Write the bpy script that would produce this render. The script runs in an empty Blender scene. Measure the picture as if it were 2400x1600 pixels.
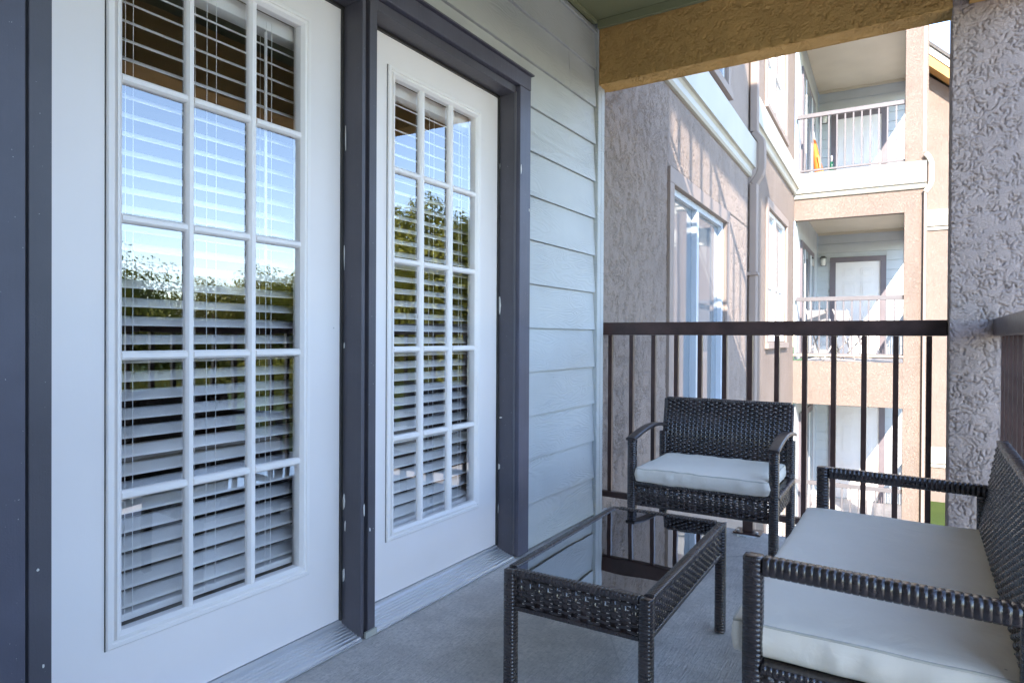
import bpy, bmesh, math, random
from mathutils import Vector, Matrix, noise
random.seed(7)
SC = bpy.context.scene
COL = SC.collection
R = math.radians

# ------------------------------------------------------------------ camera
cam = bpy.data.cameras.new('camera')
cam.sensor_width = 36.0
cam.lens = 22.97
cam.clip_start = 0.02
cam.clip_end = 2000
cam_o = bpy.data.objects.new('camera', cam)
COL.objects.link(cam_o)
_r = Vector((0.846143514, 0.532926513, 0.005521380))
_d = Vector((0.008392815, -0.002965446, -0.999960383))
_f = Vector((-0.532889026, 0.846156332, -0.006981947))
cam_o.matrix_world = Matrix(((_r.x, -_d.x, -_f.x, 1.615), (_r.y, -_d.y, -_f.y, 0.0), (_r.z, -_d.z, -_f.z, 0.98), (0, 0, 0, 1)))
SC.camera = cam_o

# ------------------------------------------------------------------ sky, sun, exposure
SUN = Vector((1.105, -2.73, 1.65)).normalized()
SUN_EL = math.asin(SUN.z)
SUN_AZ = math.atan2(SUN.x, SUN.y)
world = bpy.data.worlds.new('World')
SC.world = world
world.use_nodes = True
wn, wl = world.node_tree.nodes, world.node_tree.links
sky = wn.new('ShaderNodeTexSky')
sky.sky_type = 'NISHITA'
sky.sun_disc = False
sky.sun_elevation = SUN_EL
sky.sun_rotation = SUN_AZ
sky.altitude = 150
sky.air_density = 0.9
sky.dust_density = 0.0
sky.ozone_density = 2.2
wl.new(sky.outputs[0], wn['Background'].inputs[0])
wn['Background'].inputs[1].default_value = 0.15
sun = bpy.data.lights.new('sun', 'SUN')
sun.energy = 2.0
sun.angle = R(0.53)
sun.color = (1.0, 0.93, 0.83)
sun_o = bpy.data.objects.new('sun', sun)
sun_o.rotation_euler = SUN.to_track_quat('Z', 'Y').to_euler()
COL.objects.link(sun_o)
SC.view_settings.view_transform = 'Standard'
SC.view_settings.look = 'None'
SC.view_settings.gamma = 1.0
SC.view_settings.exposure = 2.9
SC.view_settings.use_curve_mapping = False
SC.view_settings.use_white_balance = True
SC.view_settings.white_balance_temperature = 7000
SC.view_settings.white_balance_tint = 15
SC.cycles.max_bounces = 12
SC.cycles.diffuse_bounces = 6
SC.cycles.glossy_bounces = 5
SC.cycles.transparent_max_bounces = 12
SC.cycles.use_denoising = True
SC.cycles.sample_clamp_indirect = 6.0

# ------------------------------------------------------------------ materials
MATS = {}


class NT:
    def __init__(s, name):
        s.m = bpy.data.materials.new(name)
        s.m.use_nodes = True
        s.t = s.m.node_tree
        s.n, s.l = s.t.nodes, s.t.links
        s.bsdf = s.n['Principled BSDF']
        s.out = s.n['Material Output']
        s.tc = s.n.new('ShaderNodeTexCoord')
        MATS[name] = s.m

    def node(s, t, **kw):
        x = s.n.new(t)
        for k, v in kw.items():
            if k.startswith('i_'):
                x.inputs[k[2:].replace('_', ' ')].default_value = v
            else:
                setattr(x, k, v)
        return x

    def coord(s, scale=(1, 1, 1), rot=(0, 0, 0)):
        mp = s.n.new('ShaderNodeMapping')
        mp.inputs['Scale'].default_value = scale
        mp.inputs['Rotation'].default_value = rot
        s.l.new(s.tc.outputs['Object'], mp.inputs['Vector'])
        return mp.outputs[0]

    def noise(s, scale, detail=3, rough=.55, stretch=(1, 1, 1), dist=0.0, rot=(0, 0, 0)):
        x = s.node('ShaderNodeTexNoise', i_Scale=scale, i_Detail=detail, i_Roughness=rough, i_Distortion=dist)
        s.l.new(s.coord(stretch, rot), x.inputs['Vector'])
        return x.outputs['Fac']

    def voro(s, scale, feature='F1', stretch=(1, 1, 1)):
        x = s.node('ShaderNodeTexVoronoi', i_Scale=scale)
        x.feature = feature
        s.l.new(s.coord(stretch), x.inputs['Vector'])
        return x.outputs['Distance']

    def ramp(s, fac, stops):
        x = s.n.new('ShaderNodeValToRGB')
        e = x.color_ramp.elements
        while len(e) < len(stops):
            e.new(.5)
        for el, (p, c) in zip(e, stops):
            el.position = p
            el.color = (*c, 1) if len(c) == 3 else c
        s.l.new(fac, x.inputs[0])
        return x.outputs[0]

    def math(s, op, a, b=None, clamp=False):
        x = s.n.new('ShaderNodeMath')
        x.operation = op
        x.use_clamp = clamp
        for i, v in enumerate((a, b)):
            if v is None:
                continue
            if isinstance(v, (int, float)):
                x.inputs[i].default_value = v
            else:
                s.l.new(v, x.inputs[i])
        return x.outputs[0]

    def mix(s, fac, a, b, mode='MIX'):
        x = s.n.new('ShaderNodeMix')
        x.data_type = 'RGBA'
        x.blend_type = mode
        for i, v in ((0, fac), (6, a), (7, b)):
            if isinstance(v, (int, float)):
                x.inputs[i].default_value = v
            elif isinstance(v, tuple):
                x.inputs[i].default_value = (*v, 1)
            else:
                s.l.new(v, x.inputs[i])
        return x.outputs[2]

    def bump(s, height, strength=.5, dist=.01, prev=None):
        x = s.node('ShaderNodeBump', i_Strength=strength, i_Distance=dist)
        s.l.new(height, x.inputs['Height'])
        if prev is not None:
            s.l.new(prev, x.inputs['Normal'])
        return x.outputs[0]

    def done(s, color=None, rough=None, normal=None, metal=None, spec=None, ior=None):
        b = s.bsdf.inputs
        for k, v in (('Base Color', color), ('Roughness', rough), ('Normal', normal), ('Metallic', metal), ('Specular IOR Level', spec), ('IOR', ior)):
            if v is None:
                continue
            if isinstance(v, tuple):
                b[k].default_value = (*v, 1)
            elif isinstance(v, (int, float)):
                b[k].default_value = v
            else:
                s.l.new(v, b[k])
        return s.m


def scale_c(c, k):
    return tuple(min(1, x * k) for x in c)


def m_plain(name, c, rough=.5, var=.12, vs=3.0, bump=0.0, bs=60, metal=0.0, spec=.5):
    t = NT(name)
    n = t.noise(vs, 4)
    col = t.ramp(n, [(.3, scale_c(c, 1 - var)), (.7, scale_c(c, 1 + var))])
    nr = t.bump(t.noise(bs, 3), bump, .004) if bump else None
    rg = t.math('ADD', t.math('MULTIPLY', t.noise(vs * 4, 3), .2), rough - .1)
    return t.done(col, rg, nr, metal, spec)


def m_stucco(name, c, worm=26, strength=.9, dist=.012, var=.1):
    t = NT(name)
    n = t.noise(1.3, 4)
    col = t.ramp(n, [(.3, scale_c(c, 1 - var)), (.7, scale_c(c, 1 + var))])
    speck = t.noise(160, 2)
    col = t.mix(t.ramp(speck, [(.35, (0, 0, 0)), (.75, (.35, .35, .35))]), col, scale_c(c, 1.3))
    stn = t.noise(3.0, 5, .65, stretch=(1, 1, .35))
    col = t.mix(t.ramp(stn, [(.55, (0, 0, 0)), (.75, (.35, .35, .35))]), col, scale_c(c, .6))
    w = t.noise(worm, 2, .5, dist=.8)
    w2 = t.noise(worm * 2.1, 2, .5, dist=.5)
    a = t.math('ABSOLUTE', t.math('SUBTRACT', w, .5))
    a2 = t.math('ABSOLUTE', t.math('SUBTRACT', w2, .5))
    h = t.math('MINIMUM', t.math('MULTIPLY', a, 12, True), t.math('MULTIPLY', a2, 10, True))
    nr = t.bump(h, strength, dist)
    nr = t.bump(t.noise(worm * 9, 3), .5, dist * .3, nr)
    return t.done(col, .88, nr, spec=.25)


def m_siding():
    t = NT('siding_paint')
    c = (.445, .465, .465)
    n = t.noise(2.2, 4)
    col = t.ramp(n, [(.3, scale_c(c, .93)), (.7, scale_c(c, 1.06))])
    g = t.noise(1.5, 2, .5, stretch=(1, 1.0, 5.5), dist=.7)
    rings = t.math('SINE', t.math('MULTIPLY', g, 150))
    mask = t.ramp(t.noise(2.2, 2, stretch=(1, 1, 2.5)), [(.42, (.15, .15, .15)), (.6, (1, 1, 1))])
    h = t.math('MULTIPLY', rings, mask)
    nr = t.bump(h, .5, .0012)
    nr = t.bump(t.noise(120, 3, .6, stretch=(1, .12, 1)), .3, .0012, nr)
    dots = t.ramp(t.voro(11), [(.028, (1, 1, 1)), (.045, (0, 0, 0))])
    col = t.mix(t.math('MULTIPLY', dots, .45), col, (.18, .2, .21))
    return t.done(col, .62, nr, spec=.35)


def m_trim(name, c, chips=.0):
    t = NT(name)
    n = t.noise(4, 5)
    col = t.ramp(n, [(.3, scale_c(c, .85)), (.7, scale_c(c, 1.18))])
    sp = t.noise(190, 1)
    col = t.mix(t.ramp(sp, [(.79, (0, 0, 0)), (.80, (.8, .8, .8))]), col, (.5, .5, .5))
    gr = t.noise(60, 4, .6, stretch=(1, 1, .06))
    nr = t.bump(gr, .35, .003)
    nr = t.bump(t.noise(260, 2), .3, .0015, nr)
    return t.done(col, .47, nr, spec=.5)


def m_concrete():
    t = NT('concrete')
    a = t.noise(1.6, 6, .62)
    b = t.noise(7, 5, .6)
    col = t.ramp(a, [(.32, (.58, .53, .485)), (.5, (.72, .665, .615)), (.68, (.79, .735, .685))])
    col = t.mix(t.ramp(b, [(.40, (.5, .5, .5)), (.54, (0, 0, 0))]), col, (.47, .43, .395))
    gr = t.noise(75, 5, .75)
    col = t.mix(t.ramp(gr, [(.36, (.6, .6, .6)), (.52, (0, 0, 0))]), col, (.34, .315, .30))
    ck = t.voro(1.15, 'DISTANCE_TO_EDGE', (1, .7, 1))
    ckm = t.math('MULTIPLY', t.ramp(ck, [(.0018, (1, 1, 1)), (.0045, (0, 0, 0))]), t.ramp(t.noise(1.1, 2), [(.5, (0, 0, 0)), (.56, (.6, .6, .6))]))
    col = t.mix(ckm, col, (.15, .14, .13))
    br = t.noise(40, 4, .65, stretch=(5.0, .35, 1), rot=(0, 0, R(-10)))
    col = t.mix(t.ramp(br, [(.38, (.5, .5, .5)), (.62, (0, 0, 0))]), col, (.46, .43, .41))
    st = t.noise(13, 3, .7)
    col = t.mix(t.ramp(st, [(.70, (0, 0, 0)), (.78, (.7, .7, .7))]), col, (.12, .115, .11))
    nr = t.bump(br, .9, .010)
    nr = t.bump(t.noise(140, 3), .4, .002, nr)
    return t.done(col, .8, nr, spec=.3)


def m_wicker():
    t = NT('resin_wicker')
    n = t.noise(14, 4)
    col = t.ramp(n, [(.3, (.018, .0125, .013)), (.7, (.046, .032, .032))])
    nr = t.bump(t.noise(160, 2, stretch=(1, 1, 1)), .25, .001)
    return t.done(col, t.math('ADD', t.math('MULTIPLY', n, .20), .16), nr, spec=.9)


def m_fabric():
    t = NT('cushion_fabric')
    c = (.85, .77, .66)
    n = t.noise(3, 4)
    col = t.ramp(n, [(.3, scale_c(c, .94)), (.7, scale_c(c, 1.05))])
    dots = t.ramp(t.voro(9), [(.012, (1, 1, 1)), (.03, (0, 0, 0))])
    col = t.mix(t.math('MULTIPLY', dots, .5), col, (.2, .17, .13))
    wv = t.noise(900, 1)
    nr = t.bump(wv, .15, .0006)
    nr = t.bump(t.noise(14, 4, .55, stretch=(1, 1, 1), dist=.6), .4, .012, nr)
    m = t.done(col, .85, nr, spec=.2)
    t.bsdf.inputs['Sheen Weight'].default_value = .15
    return m


def m_glass(name, base_fac, tint=(1, 1, 1), gloss=(1, 1, 1), rough=0.0):
    t = NT(name)
    tr = t.node('ShaderNodeBsdfTransparent')
    tr.inputs[0].default_value = (*tint, 1)
    gl = t.node('ShaderNodeBsdfGlossy')
    gl.inputs['Color'].default_value = (*gloss, 1)
    gl.inputs['Roughness'].default_value = rough
    wob = t.noise(2.4, 2)
    t.l.new(t.bump(wob, .06, .02), gl.inputs['Normal'])
    ge = t.node('ShaderNodeNewGeometry')
    dt = t.node('ShaderNodeVectorMath', operation='DOT_PRODUCT')
    t.l.new(ge.outputs['Incoming'], dt.inputs[0])
    t.l.new(ge.outputs['Normal'], dt.inputs[1])
    c = t.math('SUBTRACT', 1.0, t.math('ABSOLUTE', dt.outputs['Value']), True)
    fac = t.math('ADD', t.math('MULTIPLY', t.math('POWER', c, 5.0), .8), base_fac, True)
    fac = t.math('MULTIPLY', fac, t.math('SUBTRACT', 1.0, ge.outputs['Backfacing']))
    mx = t.node('ShaderNodeMixShader')
    t.l.new(fac, mx.inputs[0])
    t.l.new(tr.outputs[0], mx.inputs[1])
    t.l.new(gl.outputs[0], mx.inputs[2])
    t.l.new(mx.outputs[0], t.out.inputs[0])
    return t.m


def m_leaf(name, a, b):
    t = NT(name)
    n = t.noise(1.2, 4)
    col = t.ramp(n, [(.3, a), (.7, b)])
    m = t.done(col, .55, spec=.3)
    t.bsdf.inputs['Subsurface Weight'].default_value = 0.0
    df = t.node('ShaderNodeBsdfTranslucent')
    t.l.new(col, df.inputs[0])
    mx = t.node('ShaderNodeMixShader')
    mx.inputs[0].default_value = .3
    t.l.new(t.bsdf.outputs[0], mx.inputs[1])
    t.l.new(df.outputs[0], mx.inputs[2])
    t.l.new(mx.outputs[0], t.out.inputs[0])
    return m


def m_grass():
    t = NT('lawn_grass')
    n = t.noise(.6, 5)
    col = t.ramp(n, [(.3, (.055, .10, .022)), (.7, (.11, .16, .04))])
    f = t.noise(60, 3)
    col = t.mix(t.ramp(f, [(.4, (.5, .5, .5)), (.6, (0, 0, 0))]), col, (.05, .08, .02))
    nr = t.bump(f, .9, .05)
    return t.done(col, .9, nr, spec=.2)


m_stucco('stucco', (.262, .212, .182), 30, 1.0, .0055)
m_stucco('stucco_near_shade_lift', (.40, .325, .295), 60, .6, .0014)  # same paint as the far stucco; brighter shade is put into its colour
m_stucco('stucco_beam_warm_bounce', (.56, .335, .125), 50, .7, .002, .32)  # same stucco paint; warm bounce light is put into this orange-brown colour
m_stucco('stucco_rough_shade_lift', (.325, .268, .235), 90, .8, .003)  # coarser relief; same paint, lightened in colour for the mostly shaded wall
m_siding()
m_trim('dark_trim', (.085, .083, .112))
m_trim('jamb_paint', (.080, .075, .090))
t = NT('door_white')
_c = (.85, .785, .755)
_col = t.ramp(t.noise(1.7, 4), [(.3, scale_c(_c, .96)), (.7, scale_c(_c, 1.03))])
_sp = t.ramp(t.voro(5.5), [(.010, (1, 1, 1)), (.018, (0, 0, 0))])
_col = t.mix(t.math('MULTIPLY', _sp, .55), _col, (.30, .27, .25))
_sc = t.noise(34, 3, .7, stretch=(1, .25, 1.6))
_col = t.mix(t.ramp(_sc, [(.70, (0, 0, 0)), (.80, (.22, .22, .22))]), _col, (.5, .46, .42))
t.done(_col, t.math('ADD', t.math('MULTIPLY', t.noise(6, 4), .25), .30), t.bump(t.noise(180, 3, stretch=(1, 1, .25)), .12, .001), spec=.45)
m_plain('lite_frame_white', (.86, .805, .77), .42, .03, 3.0, .05, 200)
m_plain('blind_white', (.90, .87, .86), .4, .03, 3)
m_plain('aluminium', (.74, .74, .76), .42, .05, 6, .1, 90, .8)
m_concrete()
m_wicker()
m_fabric()
m_plain('piping_fabric', (.60, .55, .47), .85, .08, 30)
m_plain('arm_resin', (.05, .038, .036), .35, .2, 20, .2, 90)
m_plain('railing_paint', (.060, .032, .028), .36, .3, 12, .12, 150)
m_plain('railing_grey', (.13, .125, .135), .45, .1, 4)
m_plain('fascia_white', (.44, .43, .38), .5, .05, 2.0, .08, 60)
m_plain('stucco_smooth', (.28, .225, .195), .7, .06, 3.0, .1, 60)
m_plain('soffit_brown', (.42, .24, .08), .7, .15, 3.0, .2, 30)
m_plain('ceiling_paint', (.22, .23, .13), .7, .08, 2.0, .1, 60)
m_plain('far_ceiling', (.52, .47, .37), .7, .06, 2.0, .1, 60)
m_plain('far_siding', (.46, .50, .52), .6, .06, 3.0, .1, 60)
m_plain('far_trim', (.15, .13, .145), .5, .1, 4.0)
m_plain('far_door', (.74, .72, .70), .45, .04, 3.0)
m_plain('sash_blue', (.44, .50, .57), .4, .05, 3.0)
m_plain('sash_white', (.78, .79, .80), .4, .05, 3.0)
m_plain('roof_shingle', (.10, .095, .09), .9, .25, 14, .8, 40)
m_plain('dark_room', (.16, .10, .075), .8, .25, 3.0)
m_plain('carpet', (.12, .085, .065), .95, .25, 40)
m_plain('bark', (.10, .075, .055), .9, .3, 6, .8, 20)
m_plain('pale_paving', (.46, .42, .37), .9, .2, 6, .4, 80)
m_plain('orange_cloth', (.75, .16, .02), .7, .15, 8)
m_plain('yellow_cloth', (.8, .45, .10), .7, .15, 8)
m_plain('bottle_green', (.01, .10, .06), .2, .1, 8)
m_plain('chair_white', (.34, .33, .33), .5, .1, 8)
m_plain('lamp_black', (.03, .028, .026), .4, .2, 8)
m_plain('lamp_glass', (.7, .7, .66), .2, .1, 8)
m_plain('paint_chip', (.72, .70, .66), .6, .1, 40)
m_plain('caulk', (.60, .60, .60), .8, .15, 30, .5, 80)
m_plain('brick_red', (.40, .22, .16), .9, .2, 9, .4, 40)
m_glass('door_glass', .215, (.985, .99, .99))
m_glass('table_glass', .36, (.012, .012, .018), (.78, .80, .86))
m_leaf('leaf_mid', (.15, .17, .02), (.31, .30, .045))
m_leaf('leaf_dark', (.12, .15, .02), (.24, .25, .035))
m_leaf('leaf_pale', (.18, .18, .03), (.32, .30, .06))
m_grass()
t = NT('far_pane')
t.done((.16, .20, .23), .04, t.bump(t.noise(1.4, 2), .05, .02), spec=1.0, ior=1.9)


# ------------------------------------------------------------------ geometry helpers
class MB:
    def __init__(s):
        s.v, s.f = [], []

    def add(s, vs, fs):
        b = len(s.v)
        s.v += [tuple(p) for p in vs]
        s.f += [tuple(b + i for i in q) for q in fs]
        return s

    def box(s, x0, x1, y0, y1, z0, z1):
        vs = [(x, y, z) for x in (x0, x1) for y in (y0, y1) for z in (z0, z1)]
        return s.add(vs, [(0, 1, 3, 2), (4, 6, 7, 5), (0, 4, 5, 1), (2, 3, 7, 6), (0, 2, 6, 4), (1, 5, 7, 3)])

    def extrude(s, prof, axis, a, b):
        """closed profile of 2d points swept along an axis ('x','y','z')"""
        def P(p, t):
            return {'x': (t, p[0], p[1]), 'y': (p[0], t, p[1]), 'z': (p[0], p[1], t)}[axis]
        n = len(prof)
        vs = [P(p, a) for p in prof] + [P(p, b) for p in prof]
        fs = [(i, (i + 1) % n, n + (i + 1) % n, n + i) for i in range(n)]
        fs += [tuple(range(n))[::-1], tuple(range(n, 2 * n))]
        return s.add(vs, fs)

    def sweep(s, path, ring, cap=True, up=None):
        """ring(i)-> list of (a,b) offsets; frame from path tangent"""
        path = [Vector(p) for p in path]
        n = None
        rows = []
        for i, p in enumerate(path):
            tg = (path[min(i + 1, len(path) - 1)] - path[max(i - 1, 0)]).normalized()
            u = Vector(up) if up else (Vector((0, 0, 1)) if abs(tg.z) < .9 else Vector((0, 1, 0)))
            a = u.cross(tg).normalized()
            b = tg.cross(a)
            rows.append([p + a * q[0] + b * q[1] for q in ring(i)])
        n = len(rows[0])
        vs = [q for r in rows for q in r]
        fs = []
        for i in range(len(rows) - 1):
            for j in range(n):
                fs.append((i * n + j, i * n + (j + 1) % n, (i + 1) * n + (j + 1) % n, (i + 1) * n + j))
        if cap:
            fs.append(tuple(range(n))[::-1])
            fs.append(tuple(range((len(rows) - 1) * n, len(rows) * n)))
        return s.add(vs, fs)

    def tube(s, path, r, n=6, r1=None):
        r1 = r if r1 is None else r1
        m = max(1, len(path) - 1)
        def ring(i):
            k = r + (r1 - r) * i / m
            return [(k * math.cos(2 * math.pi * j / n), k * math.sin(2 * math.pi * j / n)) for j in range(n)]
        return s.sweep(path, ring)

    def wrapped(s, a, b, w=.044, pitch=.0095, up=None, w2=None):
        """square post wrapped with a flat strand: a ridge for every turn"""
        a, b = Vector(a), Vector(b)
        L = (b - a).length
        k = max(2, int(L / pitch))
        path, sc = [], []
        for i in range(k):
            for t, q in ((.02, .93), (.13, 1.0), (.87, 1.0), (.98, .93)):
                path.append(a + (b - a) * ((i + t) / k))
                sc.append(q)
        hw, hh = w / 2, (w2 or w) / 2
        c = .70
        base = [(1, c), (c, 1), (-c, 1), (-1, c), (-1, -c), (-c, -1), (c, -1), (1, -c)]
        return s.sweep(path, lambda i: [(x * hw * sc[i], y * hh * sc[i]) for x, y in base], up=up)

    def weave(s, o, u, v, w, h, pu=.02, pv=.0095, amp=.0026, fill=.88, skip=0.0):
        """horizontal flat strands over and under upright stakes; o corner, u/v unit axes"""
        o, u, v = Vector(o), Vector(u).normalized(), Vector(v).normalized()
        n = u.cross(v)
        nu, nv = max(2, round(w / pu)), max(2, round(h / pv))
        pu, pv = w / nu, h / nv
        for i in range(nu):
            c = o + u * ((i + .5) * pu)
            hw = pu * .30
            p0, p1 = c - u * hw, c + u * hw
            s.add([p0 + n * -.0006, p1 + n * -.0006, p1 + v * h + n * -.0006, p0 + v * h + n * -.0006,
                   p0 + n * .0012, p1 + n * .0012, p1 + v * h + n * .0012, p0 + v * h + n * .0012],
                  [(0, 1, 2, 3), (7, 6, 5, 4), (0, 4, 5, 1), (2, 6, 7, 3), (1, 5, 6, 2), (3, 7, 4, 0)])
        for j in range(nv):
            zc = (j + .5) * pv
            hv = pv * fill / 2
            vs, fs = [], []
            m = nu * 4 + 1
            for k in range(m):
                x = k * pu / 4
                ph = math.pi * (x / pu - .5) + (math.pi if j % 2 else 0)
                cc = math.cos(ph)
                d = amp * (1.25 * cc if abs(cc) < .8 else cc)
                jx = random.uniform(-1, 1) * .0009
                bz = o + u * x + v * (zc + jx) + n * d
                vs += [bz - v * hv, bz - v * hv * .45 + n * .0020, bz + v * hv * .45 + n * .0020, bz + v * hv]
            for k in range(m - 1):
                if skip and random.random() < skip:
                    continue
                for q in range(3):
                    fs.append((k * 4 + q, (k + 1) * 4 + q, (k + 1) * 4 + q + 1, k * 4 + q + 1))
            s.add(vs, fs)
        return s

    def frame(s, y0, y1, z0, z1, prof):
        """mitred rectangular moulding in the yz plane; prof = closed list of (inset, x)"""
        n = len(prof)
        vs = []
        for cy, cz in ((0, 0), (1, 0), (1, 1), (0, 1)):
            for ins, x in prof:
                vs.append((x, (y0 + ins) if cy == 0 else (y1 - ins), (z0 + ins) if cz == 0 else (z1 - ins)))
        fs = []
        for c in range(4):
            d = (c + 1) % 4
            for i in range(n):
                j = (i + 1) % n
                fs.append((c * n + i, c * n + j, d * n + j, d * n + i))
        return s.add(vs, fs)

    def holed(s, y0, y1, z0, z1, x0, x1, holes):
        """wall slab in the yz plane with rectangular openings, real reveals"""
        ys = sorted({y0, y1, *[c for h in holes for c in h[:2]]})
        zs = sorted({z0, z1, *[c for h in holes for c in h[2:]]})
        ys = [y for y in ys if y0 <= y <= y1]
        zs = [z for z in zs if z0 <= z <= z1]
        def solid(i, j):
            if not (0 <= i < len(ys) - 1 and 0 <= j < len(zs) - 1):
                return False
            cy, cz = (ys[i] + ys[i + 1]) / 2, (zs[j] + zs[j + 1]) / 2
            return not any(a < cy < b and c < cz < d for a, b, c, d in holes)
        for i in range(len(ys) - 1):
            for j in range(len(zs) - 1):
                if not solid(i, j):
                    continue
                a, b, c, d = ys[i], ys[i + 1], zs[j], zs[j + 1]
                s.add([(x1, a, c), (x1, b, c), (x1, b, d), (x1, a, d)], [(0, 1, 2, 3)])
                s.add([(x0, a, c), (x0, b, c), (x0, b, d), (x0, a, d)], [(3, 2, 1, 0)])
                if not solid(i - 1, j):
                    s.add([(x0, a, c), (x1, a, c), (x1, a, d), (x0, a, d)], [(0, 1, 2, 3)])
                if not solid(i + 1, j):
                    s.add([(x0, b, c), (x1, b, c), (x1, b, d), (x0, b, d)], [(3, 2, 1, 0)])
                if not solid(i, j - 1):
                    s.add([(x0, a, c), (x0, b, c), (x1, b, c), (x1, a, c)], [(0, 1, 2, 3)])
                if not solid(i, j + 1):
                    s.add([(x0, a, d), (x0, b, d), (x1, b, d), (x1, a, d)], [(3, 2, 1, 0)])
        return s

    def mesh(s, name, mat, smooth=False):
        me = bpy.data.meshes.new(name)
        me.from_pydata(s.v, [], s.f)
        me.materials.append(MATS[mat])
        bm = bmesh.new()
        bm.from_mesh(me)
        bmesh.ops.recalc_face_normals(bm, faces=bm.faces)
        bm.to_mesh(me)
        bm.free()
        if smooth:
            me.polygons.foreach_set('use_smooth', [True] * len(me.polygons))
        return me

    def build(s, name, mat, parent=None, smooth=False, bevel=0, kind=None):
        o = bpy.data.objects.new(name, s.mesh(name, mat, smooth))
        COL.objects.link(o)
        if parent is not None:
            o.parent = parent
        if bevel:
            b = o.modifiers.new('bevel', 'BEVEL')
            b.width = bevel
            b.segments = 2
            b.limit_method = 'ANGLE'
            b.angle_limit = R(40)
        if kind:
            o['kind'] = kind
        return o


def tag(o, label, cat, group=None):
    o['label'] = label
    o['category'] = cat
    if group:
        o['group'] = group
    return o


def thing(name, label, cat, loc=(0, 0, 0), rz=0.0, group=None):
    o = bpy.data.objects.new(name, None)
    o.empty_display_size = .1
    COL.objects.link(o)
    o.location = loc
    o.rotation_euler = (0, 0, rz)
    return tag(o, label, cat, group)


def use(me, name, parent, loc=(0, 0, 0), rot=(0, 0, 0), scale=(1, 1, 1)):
    o = bpy.data.objects.new(name, me)
    COL.objects.link(o)
    o.parent = parent
    o.location = loc
    o.rotation_euler = rot
    o.scale = scale
    return o


def copy_tree(o, parent=None):
    c = o.copy()
    COL.objects.link(c)
    c.parent = parent
    for ch in list(o.children):
        copy_tree(ch, c)
    return c


def grooved_box(x0, x1, y0, y1, z0, z1, step, depth, freq, faces, seed=0):
    """stucco mass: the named faces are fine grids with trowel grooves sunk into them"""
    mb = MB()
    def disp(p):
        q = Vector(p) * freq + Vector((seed, seed * 2.3, 0))
        a = noise.noise(q) + .25 * noise.noise(q * 3.1)
        b = noise.noise(q * 1.7 + Vector((9, 4, 2)))
        m = min(1.0, max(0.0, .55 + 2.2 * noise.noise(q * .55 + Vector((3, 7, 1)))))
        m2 = min(1.0, max(0.0, .5 - 2.2 * noise.noise(q * .6 + Vector((13, 2, 5)))))
        g = -m * max(0.0, 1 - (a / .15) ** 2) - .8 * m2 * max(0.0, 1 - (b / .13) ** 2)
        return depth * (g + .25 * noise.noise(q * .3))
    def grid(o, u, v, lu, lv, n):
        o, u, v, n = Vector(o), Vector(u), Vector(v), Vector(n)
        nu, nv = max(1, int(lu / step)), max(1, int(lv / step))
        vs, fs = [], []
        for j in range(nv + 1):
            for i in range(nu + 1):
                p = o + u * (lu * i / nu) + v * (lv * j / nv)
                e = 0 < i < nu and 0 < j < nv
                vs.append(p + n * (disp(p) if e else -depth * .6 + depth * .8 * noise.noise(p * 60)))
        for j in range(nv):
            for i in range(nu):
                a = j * (nu + 1) + i
                fs.append((a, a + 1, a + nu + 2, a + nu + 1))
        mb.add(vs, fs)
    lx, ly, lz = x1 - x0, y1 - y0, z1 - z0
    F = {'-y': ((x0, y0, z0), (1, 0, 0), (0, 0, 1), lx, lz, (0, -1, 0)), '+y': ((x0, y1, z0), (1, 0, 0), (0, 0, 1), lx, lz, (0, 1, 0)),
         '-x': ((x0, y0, z0), (0, 1, 0), (0, 0, 1), ly, lz, (-1, 0, 0)), '+x': ((x1, y0, z0), (0, 1, 0), (0, 0, 1), ly, lz, (1, 0, 0)),
         '-z': ((x0, y0, z0), (1, 0, 0), (0, 1, 0), lx, ly, (0, 0, -1)), '+z': ((x0, y0, z1), (1, 0, 0), (0, 1, 0), lx, ly, (0, 0, 1))}
    for k, a in F.items():
        if k in faces:
            grid(*a)
        else:
            o, u, v, lu, lv, n = [Vector(q) if isinstance(q, tuple) else q for q in a]
            mb.add([o, o + u * lu, o + u * lu + v * lv, o + v * lv], [(0, 1, 2, 3)])
    return mb


# ------------------------------------------------------------------ ground
GZ = -2.6
o = MB().add([(-300, -300, GZ), (300, -300, GZ), (300, 300, GZ), (-300, 300, GZ)], [(0, 1, 2, 3)]).build('ground', 'lawn_grass')
o['kind'] = 'structure'
o['label'] = 'green lawn seen below the balconies'
o = MB().box(2.4, 4.2, -20, 40, GZ - .1, GZ + .03).build('path', 'concrete')
o['kind'] = 'structure'
o['label'] = 'pale concrete walkway on the lawn'
o = MB().add([(4.6, -40, GZ + .006), (15, -40, GZ + .006), (15, 60, GZ + .006), (4.6, 60, GZ + .006)], [(0, 1, 2, 3)]).build('road', 'pale_paving')
o['kind'] = 'structure'
o['label'] = 'pale concrete drive beside the apartments'

# balcony floor slab with a worn front lip
mb = MB().extrude([(-.5, -.19), (3.455, -.19), (3.47, -.17), (3.47, -.012), (3.458, 0), (-.5, 0)], 'x', 0.0, 2.06)
fl = mb.build('balcony_floor', 'concrete')
fl['kind'] = 'structure'
fl['label'] = 'broom finished grey concrete balcony floor'

# ------------------------------------------------------------------ near building
NB = thing('apartment_building', 'grey lap sided apartment wall with two white glazed doors and stucco posts', 'building', (0, 0, 0))

# wall core with the door openings
MB().holed(-.5, 3.29, 0, 2.72, -.16, .062, [(.60, 2.462, -.1, 2.085)]).build('wall', 'siding_paint', NB)
# lap siding, board by board
SID = thing
sid = bpy.data.objects.new('siding', None)
COL.objects.link(sid)
sid.parent = NB


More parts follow.
